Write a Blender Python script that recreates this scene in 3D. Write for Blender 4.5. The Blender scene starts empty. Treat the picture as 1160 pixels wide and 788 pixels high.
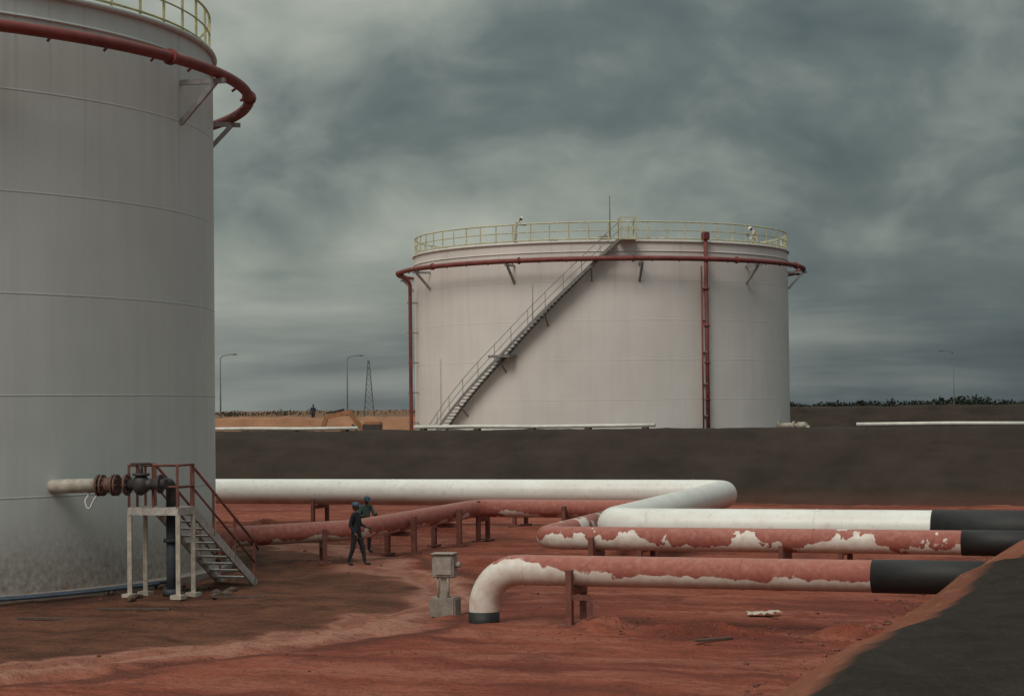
import bpy, bmesh, math, random
from mathutils import Vector, Matrix, noise
random.seed(7)
S = bpy.context.scene
S.view_settings.view_transform = 'Standard'
S.view_settings.look = 'None'
S.view_settings.exposure = 0
R = math.radians

# ------------------------------------------------------------------ node helper
class G:
    def __init__(s, nt):
        s.nt = nt
    def n(s, t, ins=None, **props):
        nd = s.nt.nodes.new(t)
        for k, v in props.items():
            setattr(nd, k, v)
        for k, v in (ins or {}).items():
            s.put(nd.inputs[k], v)
        return nd
    def put(s, sock, v):
        if isinstance(v, bpy.types.NodeSocket):
            s.nt.links.new(v, sock)
        else:
            if sock.type == 'RGBA' and len(v) == 3:
                v = (*v, 1)
            sock.default_value = v
    def m(s, op, a, b=0.0, c=0.0, clamp=False):
        nd = s.n('ShaderNodeMath', {0: a, 1: b, 2: c}, operation=op)
        nd.use_clamp = clamp
        return nd.outputs[0]
    def vm(s, op, a, b=(0, 0, 0)):
        nd = s.n('ShaderNodeVectorMath', {0: a, 1: b}, operation=op)
        return nd.outputs[1] if op in ('DISTANCE', 'LENGTH', 'DOT_PRODUCT') else nd.outputs[0]
    def noise(s, vec, scale, detail=4, rough=0.55, dist=0.0):
        nd = s.n('ShaderNodeTexNoise', {'Vector': vec, 'Scale': scale, 'Detail': min(detail, 4), 'Roughness': rough, 'Distortion': dist})
        return nd.outputs[0]
    def mr(s, v, a, b, c=0.0, d=1.0, smooth=False):
        nd = s.n('ShaderNodeMapRange', {0: v, 1: a, 2: b, 3: c, 4: d})
        if smooth:
            nd.interpolation_type = 'SMOOTHSTEP'
        return nd.outputs[0]
    def mix(s, f, a, b, mode='MIX'):
        nd = s.n('ShaderNodeMix', data_type='RGBA', blend_type=mode)
        s.put(nd.inputs[0], f); s.put(nd.inputs[6], a); s.put(nd.inputs[7], b)
        return nd.outputs[2]
    def sep(s, v):
        nd = s.n('ShaderNodeSeparateXYZ', {0: v})
        return nd.outputs
    def scale(s, v, sc):
        return s.vm('MULTIPLY', v, sc)
    def bump(s, h, strength=0.3, dist=0.05):
        return s.n('ShaderNodeBump', {'Height': h, 'Strength': strength, 'Distance': dist}).outputs[0]

def newmat(name, fn):
    m = bpy.data.materials.new(name)
    m.use_nodes = True
    nt = m.node_tree
    nt.nodes.clear()
    g = G(nt)
    out = g.n('ShaderNodeOutputMaterial')
    bs = g.n('ShaderNodeBsdfPrincipled')
    nt.links.new(bs.outputs[0], out.inputs[0])
    fn(g, bs)
    return m

def simple(name, col, rough=0.6, var=0.25, nscale=3.0, metal=0.0, dirt=None, bumpS=0.15):
    def fn(g, bs):
        co = g.n('ShaderNodeTexCoord').outputs['Object']
        n1 = g.noise(co, nscale, 3, 0.6)
        n2 = g.noise(co, nscale * 7, 3, 0.6)
        dark = tuple(c * (1 - var) for c in col)
        lite = tuple(min(1, c * (1 + var * 0.6)) for c in col)
        c = g.mix(g.mr(n1, 0.3, 0.7), dark, lite)
        if dirt:
            c = g.mix(g.mr(n2, 0.52, 0.72, 0, 0.8), c, dirt)
        g.put(bs.inputs['Base Color'], c)
        g.put(bs.inputs['Roughness'], g.mr(n2, 0.2, 0.8, rough - 0.1, min(1, rough + 0.15)))
        bs.inputs['Metallic'].default_value = metal
        if bumpS > 0.2:
            g.put(bs.inputs['Normal'], g.bump(n2, bumpS, 0.02))
    return newmat(name, fn)

# ------------------------------------------------------------------ materials
def tank_mat(name, base, seamk=1.0):
    def fn(g, bs):
        co = g.n('ShaderNodeTexCoord').outputs['Object']
        x, y, z = g.sep(co)
        ang = g.m('ARCTAN2', y, x)
        fz = g.m('FRACT', g.m('DIVIDE', z, 2.35))
        dz = g.m('ABSOLUTE', g.m('SUBTRACT', fz, 0.5))
        seam = g.mr(dz, 0.488, 0.498)
        course = g.m('FLOOR', g.m('DIVIDE', z, 2.35))
        fa = g.m('FRACT', g.m('ADD', g.m('MULTIPLY', ang, 9 / (2 * math.pi)), g.m('MULTIPLY', course, 0.37)))
        vs = g.mr(g.m('ABSOLUTE', g.m('SUBTRACT', fa, 0.5)), 0.4975, 0.4993)
        seams = g.m('MAXIMUM', seam, g.m('MULTIPLY', vs, 0.4))
        streak = g.noise(g.scale(co, (1.4, 1.4, 0.10)), 1.6, 4, 0.65)
        big = g.noise(co, 0.16, 3, 0.6)
        fine = g.noise(co, 7.0, 4, 0.7)
        c = g.mix(g.mr(big, 0.3, 0.7), tuple(k * 0.88 for k in base), tuple(min(1, k * 1.06) for k in base))
        c = g.mix(g.mr(streak, 0.45, 0.8, 0, 0.22), c, (base[0] * 0.66, base[1] * 0.62, base[2] * 0.56))
        c = g.mix(g.m('MULTIPLY', seams, g.mr(fine, 0.3, 0.7, 0.12 * seamk, 0.30 * seamk)), c, (0.16, 0.15, 0.13))
        c = g.mix(g.mr(fine, 0.62, 0.8, 0, 0.18), c, (0.36, 0.32, 0.27))
        runs = g.noise(g.scale(co, (3.2, 3.2, 0.05)), 1.0, 3, 0.6)
        c = g.mix(g.m('MULTIPLY', g.mr(runs, 0.58, 0.75, 0, 0.4), g.mr(z, 8.5, 13.5, 0, 1)), c, (0.30, 0.22, 0.17))
        foot = g.m('MULTIPLY', g.mr(z, 0.0, 2.4, 1, 0, True), g.mr(fine, 0.3, 0.7, 0.35, 0.95))
        c = g.mix(foot, c, (0.22, 0.14, 0.10))
        g.put(bs.inputs['Base Color'], c)
        bs.inputs['Roughness'].default_value = 0.55
        bs.inputs['Specular IOR Level'].default_value = 0.3
        h = g.m('ADD', g.m('MULTIPLY', seam, 0.5), g.m('MULTIPLY', big, 5.0))
        g.put(bs.inputs['Normal'], g.bump(h, 0.35, 0.05))
    return newmat(name, fn)

M_tank1 = tank_mat('tank_paint_grey', (0.595, 0.625, 0.60))
M_tank2 = tank_mat('tank_paint_white', (0.73, 0.66, 0.63), 0.25)
M_ring = simple('red_pipe_paint', (0.20, 0.042, 0.036), 0.6, 0.35, 2.0)
M_railY = simple('rail_yellow', (0.42, 0.38, 0.19), 0.5, 0.3, 4)
M_railC = simple('rail_cream', (0.52, 0.48, 0.32), 0.5, 0.3, 4)
M_steel = simple('galvanised_steel', (0.30, 0.29, 0.28), 0.5, 0.3, 6, 0.2)
M_lamp = simple('lamp_steel', (0.13, 0.14, 0.14), 0.6, 0.3, 6)
M_stair2 = simple('stair_steel_grey', (0.22, 0.205, 0.19), 0.6, 0.3, 5)
M_brown = simple('brown_primer_steel', (0.17, 0.055, 0.04), 0.7, 0.35, 5, dirt=(0.26, 0.14, 0.1))
M_rust = simple('rusty_valve', (0.13, 0.06, 0.045), 0.6, 0.5, 9, dirt=(0.25, 0.2, 0.15))
M_dark = simple('dark_valve_paint', (0.045, 0.04, 0.042), 0.6, 0.4, 8, dirt=(0.11, 0.06, 0.045))
M_beige = simple('beige_paint', (0.48, 0.43, 0.36), 0.5, 0.3, 5, dirt=(0.3, 0.17, 0.12))
M_stairL = simple('stair_light_steel', (0.48, 0.44, 0.41), 0.6, 0.35, 7, dirt=(0.25, 0.14, 0.11))
M_black = simple('black_bitumen_wrap', (0.011, 0.011, 0.012), 0.6, 0.4, 5, dirt=(0.035, 0.022, 0.018))
M_conc = simple('concrete', (0.27, 0.23, 0.20), 0.85, 0.3, 5, dirt=(0.22, 0.09, 0.06), bumpS=0.4)
M_bluepipe = simple('blue_grey_pipe', (0.06, 0.085, 0.12), 0.55, 0.4, 4, dirt=(0.1, 0.06, 0.05))
M_drop = simple('dark_blue_pipe', (0.035, 0.042, 0.058), 0.7, 0.4, 4, dirt=(0.10, 0.055, 0.04))
M_boxg = simple('grey_enclosure', (0.34, 0.29, 0.25), 0.6, 0.3, 6, dirt=(0.2, 0.1, 0.07))
M_orange = simple('excavator_orange', (0.33, 0.15, 0.07), 0.6, 0.4, 2)
M_whitep = simple('white_line_pipe', (0.66, 0.63, 0.57), 0.5, 0.2, 2)
M_rag = simple('rag', (0.5, 0.42, 0.35), 0.9, 0.3, 9)
M_rock = simple('laterite_rock', (0.17, 0.055, 0.036), 0.95, 0.5, 5, bumpS=0.6)
M_wood = simple('old_timber', (0.10, 0.065, 0.05), 0.9, 0.4, 5)

def white_pipe(g, bs):
    co = g.n('ShaderNodeTexCoord').outputs['Object']
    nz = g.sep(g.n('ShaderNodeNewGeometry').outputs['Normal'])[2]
    n1 = g.noise(co, 0.8, 4, 0.65)
    n2 = g.noise(co, 5, 4, 0.7)
    c = g.mix(g.mr(n1, 0.3, 0.7), (0.69, 0.66, 0.61), (0.80, 0.78, 0.74))
    c = g.mix(g.mr(n2, 0.54, 0.72, 0, 0.4), c, (0.50, 0.36, 0.30))
    underside = g.m('MULTIPLY', g.mr(nz, -0.05, -0.8), g.mr(n1, 0.35, 0.65, 0.35, 0.95))  # reddish-brown tint growing towards the underside, broken up by noise
    c = g.mix(underside, c, (0.42, 0.24, 0.19))
    g.put(bs.inputs['Base Color'], c)
    bs.inputs['Roughness'].default_value = 0.38
    g.put(bs.inputs['Normal'], g.bump(n1, 0.1, 0.03))
M_white = newmat('white_pipe_gloss', white_pipe)

def patchy(name, bias, amp, whiteX=None, sc=(0.8, 0.8, 1.6)):
    def fn(g, bs):
        co = g.n('ShaderNodeTexCoord').outputs['Object']
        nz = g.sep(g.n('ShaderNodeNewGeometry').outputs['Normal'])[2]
        x, y, z = g.sep(co)
        n1 = g.noise(g.scale(co, sc), 1.0, 3, 0.45)
        n1b = g.noise(co, 4.5, 4, 0.6)
        n2 = g.noise(co, 9, 4, 0.65)
        nc = g.m('ADD', g.m('MULTIPLY', n1, 0.72), g.m('MULTIPLY', n1b, 0.28))
        thr = g.m('ADD', bias, g.m('MULTIPLY', g.m('SUBTRACT', nc, 0.5), amp))
        if whiteX is not None:
            thr = g.m('ADD', thr, g.mr(x, whiteX[0], whiteX[1], 1.1, 0))
        mask = g.mr(g.m('SUBTRACT', thr, nz), -0.03, 0.05)
        red = g.mix(g.mr(n2, 0.3, 0.7), (0.27, 0.070, 0.052), (0.37, 0.115, 0.085))
        red = g.mix(g.mr(n1b, 0.5, 0.75, 0, 0.55), red, (0.42, 0.20, 0.16))
        red = g.mix(g.mr(nz, 0.6, 1.0, 0, 0.3), red, (0.44, 0.24, 0.19))
        wht = g.mix(g.mr(n1b, 0.4, 0.7), (0.72, 0.66, 0.60), (0.60, 0.47, 0.41))
        c = g.mix(mask, red, wht)
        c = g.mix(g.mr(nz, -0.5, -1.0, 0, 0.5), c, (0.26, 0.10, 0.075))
        g.put(bs.inputs['Base Color'], c)
        g.put(bs.inputs['Roughness'], g.mr(mask, 0, 1, 0.7, 0.45))
        g.put(bs.inputs['Normal'], g.bump(g.m('ADD', g.m('MULTIPLY', mask, 0.5), n2), 0.15, 0.01))
    return newmat(name, fn)
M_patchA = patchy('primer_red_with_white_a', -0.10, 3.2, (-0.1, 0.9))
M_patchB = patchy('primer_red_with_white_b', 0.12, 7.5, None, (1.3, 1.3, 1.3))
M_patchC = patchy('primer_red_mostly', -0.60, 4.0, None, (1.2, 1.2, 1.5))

def ground_fn(g, bs):
    pos = g.n('ShaderNodeTexCoord').outputs['Object']
    x, y, z = g.sep(pos)
    flat = g.n('ShaderNodeCombineXYZ', {0: x, 1: y, 2: 0.0}).outputs[0]
    a = g.m('SUBTRACT', g.m('MULTIPLY', x, 0.94), g.m('MULTIPLY', y, 0.342))
    b = g.m('ADD', g.m('MULTIPLY', x, 0.342), g.m('MULTIPLY', y, 0.94))
    ab = g.n('ShaderNodeCombineXYZ', {0: g.m('MULTIPLY', a, 0.22), 1: b, 2: 0.0}).outputs[0]
    big = g.noise(flat, 0.12, 3, 0.6, 0.6)
    mid = g.noise(flat, 0.7, 4, 0.65, 0.4)
    fine = g.noise(flat, 5, 4, 0.75)
    gran = g.noise(flat, 26, 3, 0.75)
    strk = g.noise(ab, 0.8, 4, 0.68, 0.3)
    c = g.mix(g.mr(big, 0.38, 0.62), (0.190, 0.047, 0.031), (0.300, 0.082, 0.050))
    c = g.mix(g.mr(strk, 0.48, 0.62, 0, 0.65), c, (0.38, 0.140, 0.095))
    c = g.mix(g.mr(strk, 0.47, 0.34, 0, 0.75), c, (0.13, 0.035, 0.024))
    c = g.mix(g.mr(mid, 0.52, 0.68, 0, 0.65), c, (0.13, 0.039, 0.026))
    wob = g.m('MULTIPLY', g.m('SUBTRACT', g.noise(flat, 0.22, 3, 0.6), 0.5), 3.2)
    wob2 = g.m('MULTIPLY', g.m('SUBTRACT', mid, 0.5), 1.0)
    w = g.m('ADD', wob, wob2)
    d1 = g.m('SUBTRACT', g.vm('DISTANCE', flat, (-17, 47, 0)), 14.6)
    d2 = g.m('SUBTRACT', g.vm('DISTANCE', flat, (-20.26, 54.85, 0)), 15.8)
    d = g.m('ADD', g.m('MINIMUM', d1, d2), w)
    ringp = g.m('MULTIPLY', g.mr(d, -0.4, 0.2, 0, 1, True), g.mr(d, 1.3, 2.1, 1, 0, True))
    tr = g.m('SINE', g.m('MULTIPLY', g.m('ADD', d, g.m('MULTIPLY', mid, 0.5)), 5.5))
    c = g.mix(g.m('MULTIPLY', ringp, g.mr(tr, -0.6, 0.8, 0.4, 0.85)), c, (0.42, 0.20, 0.145))
    c = g.mix(g.m('MULTIPLY', g.mr(d, 1.7, 2.0, 0, 0.8), g.mr(d, 2.2, 2.5, 1, 0)), c, (0.12, 0.038, 0.027))
    pad = g.mr(d, 0.3, -0.5, 0, 1, True)
    pc = g.mix(g.mr(mid, 0.38, 0.62), (0.070, 0.032, 0.021), (0.165, 0.070, 0.041))
    pc = g.mix(g.mr(strk, 0.5, 0.66, 0, 0.5), pc, (0.21, 0.09, 0.057))
    # soil colour darkens in patches towards the tank foot
    near = g.m('ADD', g.vm('DISTANCE', flat, (-20.26, 54.85, 0)), g.m('MULTIPLY', g.m('SUBTRACT', mid, 0.5), 6.0))
    pc = g.mix(g.mr(near, 14.6, 13.2, 0, 0.7), pc, (0.045, 0.026, 0.020))
    c = g.mix(g.m('MULTIPLY', pad, 0.93), c, pc)
    c = g.mix(g.mr(fine, 0.50, 0.70, 0, 0.55), c, (0.095, 0.030, 0.020))
    c = g.mix(g.mr(gran, 0.56, 0.76, 0, 0.4), c, (0.44, 0.21, 0.145))
    far = g.mr(b, 93, 97)
    farc = g.mix(g.mr(g.m('DIVIDE', x, g.m('MAXIMUM', y, 1.0)), -0.02, 0.06), (0.26, 0.13, 0.075), (0.055, 0.040, 0.032))
    fn_ = g.noise(g.scale(flat, (0.006, 0.02, 1)), 1.0, 4, 0.6)
    farc = g.mix(g.mr(fn_, 0.45, 0.62), farc, (0.055, 0.052, 0.035))
    c = g.mix(far, c, farc)
    g.put(bs.inputs['Base Color'], c)
    bs.inputs['Roughness'].default_value = 0.95
    bs.inputs['Specular IOR Level'].default_value = 0.15
    h = g.m('ADD', g.m('MULTIPLY', mid, 2.2), g.m('ADD', g.m('MULTIPLY', fine, 1.2), g.m('MULTIPLY', strk, 2.4)))
    h = g.m('ADD', h, g.m('MULTIPLY', g.m('MULTIPLY', ringp, tr), 0.4))
    g.put(bs.inputs['Normal'], g.bump(h, 0.9, 0.16))
M_ground = newmat('laterite_ground', ground_fn)

def berm_mat(name, top, slope, redslope=False):
    def fn(g, bs):
        co = g.n('ShaderNodeTexCoord').outputs['Object']
        x, y, z = g.sep(co)
        n1 = g.noise(co, 0.5, 4, 0.65)
        n2 = g.noise(co, 5, 4, 0.7)
        n3 = g.noise(co, 26, 3, 0.7)
        st = g.noise(g.scale(co, (0.25, 0.25, 2.2)), 1.0, 3, 0.6)
        c = g.mix(g.mr(n1, 0.3, 0.7), tuple(k * 0.75 for k in slope), tuple(k * 1.2 for k in slope))
        c = g.mix(g.mr(st, 0.5, 0.7, 0, 0.35), c, tuple(k * 1.5 for k in slope))
        if redslope:
            t = g.mix(g.mr(n2, 0.3, 0.75), tuple(k * 0.75 for k in top), tuple(k * 1.3 for k in top))
            c = g.mix(g.mr(n2, 0.5, 0.7, 0, 0.5), c, (0.36, 0.17, 0.105))
            w = g.m('ADD', x, g.m('ADD', g.m('MULTIPLY', g.m('SUBTRACT', n1, 0.5), 0.25), g.m('MULTIPLY', g.m('SUBTRACT', n2, 0.5), 0.22)))
            c = g.mix(g.mr(w, -1.66, -1.54), c, t)
            c = g.mix(g.mr(n3, 0.55, 0.8, 0, 0.16), c, (0.14, 0.09, 0.065))
        else:
            c = g.mix(g.mr(z, 0.7, 0.1, 0, 0.3), c, (0.14, 0.048, 0.034))
            c = g.mix(g.mr(n3, 0.55, 0.8, 0, 0.2), c, tuple(k * 2.0 for k in slope))
        g.put(bs.inputs['Base Color'], c)
        bs.inputs['Roughness'].default_value = 0.95
        bs.inputs['Specular IOR Level'].default_value = 0.1
        g.put(bs.inputs['Normal'], g.bump(g.m('ADD', n2, g.m('MULTIPLY', n3, 0.4)), 0.6, 0.08))
    return newmat(name, fn)
M_bermR = berm_mat('berm_red_soil_slope', (0.030, 0.023, 0.019), (0.20, 0.070, 0.044), True)
M_bermF = berm_mat('berm_bitumen_sand', (0.07, 0.05, 0.04), (0.043, 0.032, 0.026))
M_bermT = berm_mat('berm_tan_soil', (0.3, 0.14, 0.08), (0.29, 0.145, 0.085))

# ------------------------------------------------------------------ geometry helper
class Part:
    def __init__(s):
        s.v = []; s.f = []; s.sm = []
    def add(s, vs, fs, smooth=False):
        o = len(s.v)
        s.v += [tuple(v) for v in vs]
        s.f += [tuple(i + o for i in f) for f in fs]
        s.sm += [smooth] * len(fs)
    def tube(s, pts, r, seg=12, closed=False, caps=True):
        pts = [Vector(p) for p in pts]
        n = len(pts)
        rr = r if isinstance(r, (list, tuple)) else [r] * n
        tang = []
        for i in range(n):
            if closed:
                t = pts[(i + 1) % n] - pts[i - 1]
            else:
                t = pts[min(i + 1, n - 1)] - pts[max(i - 1, 0)]
            tang.append(t.normalized())
        up = Vector((0, 0, 1)) if abs(tang[0].z) < 0.9 else Vector((1, 0, 0))
        nrm = (up - tang[0] * up.dot(tang[0])).normalized()
        vs = []
        for i in range(n):
            t = tang[i]
            nrm = (nrm - t * nrm.dot(t)).normalized()
            bi = t.cross(nrm)
            for k in range(seg):
                an = 2 * math.pi * k / seg
                vs.append(pts[i] + (nrm * math.cos(an) + bi * math.sin(an)) * rr[i])
        fs = []
        m = n if closed else n - 1
        for i in range(m):
            j = (i + 1) % n
            for k in range(seg):
                k2 = (k + 1) % seg
                fs.append((i * seg + k, i * seg + k2, j * seg + k2, j * seg + k))
        s.add(vs, fs, True)
        if caps and not closed:
            o = len(s.v) - n * seg
            s.f.append(tuple(o + k for k in range(seg))[::-1]); s.sm.append(False)
            s.f.append(tuple(o + (n - 1) * seg + k for k in range(seg))); s.sm.append(False)
    def box(s, c, size, rot=0.0, bev=0.0):
        bm = bmesh.new()
        bmesh.ops.create_cube(bm, size=1)
        bmesh.ops.scale(bm, vec=size, verts=bm.verts)
        if bev > 0:
            bmesh.ops.bevel(bm, geom=bm.edges[:], offset=bev, segments=2, affect='EDGES')
        bmesh.ops.rotate(bm, cent=(0, 0, 0), matrix=Matrix.Rotation(rot, 3, 'Z'), verts=bm.verts)
        bmesh.ops.translate(bm, vec=c, verts=bm.verts)
        bm.verts.index_update()
        s.add([v.co.copy() for v in bm.verts], [[v.index for v in f.verts] for f in bm.faces])
        bm.free()
    def beam(s, p, q, w, h, up=(0, 0, 1)):
        p = Vector(p); q = Vector(q)
        t = (q - p).normalized()
        u = Vector(up)
        if abs(t.dot(u)) > 0.98:
            u = Vector((1, 0, 0))
        sd = t.cross(u).normalized()
        u2 = sd.cross(t).normalized()
        vs = []
        for c in (p, q):
            for i, j in ((-1, -1), (1, -1), (1, 1), (-1, 1)):
                vs.append(c + sd * (w / 2 * i) + u2 * (h / 2 * j))
        s.add(vs, [(3, 2, 1, 0), (4, 5, 6, 7), (0, 1, 5, 4), (1, 2, 6, 5), (2, 3, 7, 6), (3, 0, 4, 7)])
    def ball(s, c, r, sub=2, jitter=0.0):
        bm = bmesh.new()
        bmesh.ops.create_icosphere(bm, subdivisions=sub, radius=1)
        rr = r if isinstance(r, (tuple, list)) else (r, r, r)
        bm.verts.index_update()
        vs = []
        for v in bm.verts:
            k = 1 + (random.uniform(-jitter, jitter) if jitter else 0)
            p = Vector((v.co.x * rr[0] * k, v.co.y * rr[1] * k, v.co.z * rr[2] * k))
            vs.append(p + Vector(c))
        s.add(vs, [[v.index for v in f.verts] for f in bm.faces], jitter == 0)
        bm.free()
    def obj(s, name, mat, parent=None):
        me = bpy.data.meshes.new(name)
        me.from_pydata(s.v, [], s.f)
        me.update()
        me.polygons.foreach_set('use_smooth', s.sm)
        me.materials.append(mat)
        o = bpy.data.objects.new(name, me)
        S.collection.objects.link(o)
        if parent:
            o.parent = parent
        return o

def empty(name, loc=(0, 0, 0), rz=0.0):
    e = bpy.data.objects.new(name, None)
    e.empty_display_size = 0.3
    S.collection.objects.link(e)
    e.location = loc
    e.rotation_euler = (0, 0, rz)
    return e

def fillet(pts, r, seg=10):
    pts = [Vector(p) for p in pts]
    out = [pts[0]]
    for i in range(1, len(pts) - 1):
        p = pts[i]
        d1 = (pts[i - 1] - p); d2 = (pts[i + 1] - p)
        l1, l2 = d1.length, d2.length
        d1.normalize(); d2.normalize()
        ang = d1.angle(d2)
        t = min(r / math.tan(ang / 2), l1 * 0.49, l2 * 0.49)
        rr = t * math.tan(ang / 2)
        c = p + (d1 + d2).normalized() * (rr / math.sin(ang / 2))
        s0 = p + d1 * t; s1 = p + d2 * t
        v0 = s0 - c; v1 = s1 - c
        tot = v0.angle(v1)
        for k in range(seg + 1):
            u = k / seg
            w = (v0 * math.sin((1 - u) * tot) + v1 * math.sin(u * tot)) / math.sin(tot)
            out.append(c + w)
    out.append(pts[-1])
    res = [out[0]]
    for p, q in zip(out, out[1:]):
        n = max(1, int((q - p).length / 2.5))
        for k in range(1, n + 1):
            res.append(p.lerp(q, k / n))
    return res

BA = R(-20)
def W(a, b, z=0.0):      # bund frame -> world
    return Vector((0.94 * a + 0.342 * b, -0.342 * a + 0.94 * b, z))
E1 = W(1, 0); E2 = W(0, 1)

# ------------------------------------------------------------------ ground
def axis(fine0, fine1, step, far0, far1):
    xs = []
    x = fine0
    while x <= fine1:
        xs.append(x); x += step
    s = step; x = xs[-1]
    while x < far1:
        s *= 1.35; x += s; xs.append(min(x, far1))
    s = step; x = xs[0]
    while x > far0:
        s *= 1.35; x -= s; xs.insert(0, max(x, far0))
    return xs
def gh(x, y):
    h = 0.08 * noise.noise((x * 0.25, y * 0.25, 3.1)) + 0.06 * noise.noise((x * 0.9, y * 0.9, 7)) + 0.035 * noise.noise((x * 2.7, y * 2.7, 1))
    d = math.hypot(x + 17, y - 47) - 15.6 + 1.2 * noise.noise((x * .2, y * .2, 9))
    if abs(d) < 1.6:
        h += -0.06 * (math.exp(-((d - .8) / .22) ** 2) + math.exp(-((d + .8) / .22) ** 2)) + 0.03 * math.exp(-(d / .3) ** 2)
    return h
xs = axis(-18, 19, 0.18, -5000, 5000)
ys = axis(24, 86, 0.22, -300, 9000)
P = Part()
vs = []
for y in ys:
    for x in xs:
        k = 1.0 if (abs(x) < 40 and y < 120) else 0.0
        vs.append((x, y, gh(x, y) * k))
nx = len(xs)
fs = [(j * nx + i, j * nx + i + 1, (j + 1) * nx + i + 1, (j + 1) * nx + i) for j in range(len(ys) - 1) for i in range(nx - 1)]
P.add(vs, fs, True)
P.obj('ground', M_ground)

# ------------------------------------------------------------------ berms
def berm(name, mat, prof, along, seed, amp=0.07, loc=(0, 0, 0), rz=BA, swap=False):
    P = Part()
    n = len(along)
    pr = []
    for (a0, z0), (a1, z1) in zip(prof, prof[1:]):
        m = max(2, int(math.hypot(a1 - a0, z1 - z0) / 0.25))
        for k in range(m):
            pr.append((a0 + (a1 - a0) * k / m, z0 + (z1 - z0) * k / m))
    pr.append(prof[-1])
    vs = []
    for t in along:
        for (a, z) in pr:
            u, v = (t, a) if swap else (a, t)
            d = amp * noise.noise((u * 0.35 + seed, v * 0.35, z * 0.3)) * 1.2 + amp * noise.noise((u * 1.6, v * 1.6, z * 1.2 + seed)) * 0.8 + amp * 0.6 * noise.noise((u * 4.5, v * 4.5, z * 4 + seed))
            vs.append((u, v, z + d))
    m = len(pr)
    fs = []
    for j in range(n - 1):
        for i in range(m - 1):
            q = (j * m + i, j * m + i + 1, (j + 1) * m + i + 1, (j + 1) * m + i)
            fs.append(q[::-1] if swap else q)
    P.add(vs, fs, True)
    o = P.obj(name, mat)
    o.rotation_euler = (0, 0, rz)
    o.location = loc
    return o
def fr(a, b, s):
    r = []; x = a
    while x < b:
        r.append(x); x += s
    r.append(b)
    return r
berm('earth_berm', M_bermR, [(-6.9, -0.25), (-6.3, 0.1), (-1.72, 3.17), (-1.5, 3.24), (3.6, 3.25), (9.0, -0.3)],
     fr(-6, 60, 0.2) + fr(60.5, 96, 0.6), 3.3, 0.075)
berm('earth_berm', M_bermF, [(86.2, -0.25), (86.8, 0.1), (91.6, 3.15), (92.0, 3.2), (95.5, 3.2), (101, -0.3)],
     fr(-75, 5, 0.4), 9.1, 0.06, swap=True)
berm('earth_berm', M_bermT, [(0, -0.3), (6, 3.55), (9, 3.6), (15, -0.3)], fr(-70, -4, 0.8), 5.5, 0.18, loc=(0, 172, 0), rz=R(-2), swap=True)
berm('earth_berm', M_bermF, [(0, -0.3), (6, 4.0), (9, 4.05), (15, -0.3)], fr(14, 120, 0.8), 1.7, 0.14, loc=(0, 165, 0), rz=R(-3), swap=True)

# ------------------------------------------------------------------ storage tanks
H = 14.1; TR = 12.1
def circ(r, z, n, a0=0.0, a1=2 * math.pi, closed=True):
    m = n if closed else n + 1
    return [(r * math.cos(a0 + (a1 - a0) * k / n), r * math.sin(a0 + (a1 - a0) * k / n), z) for k in range(m)]

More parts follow.
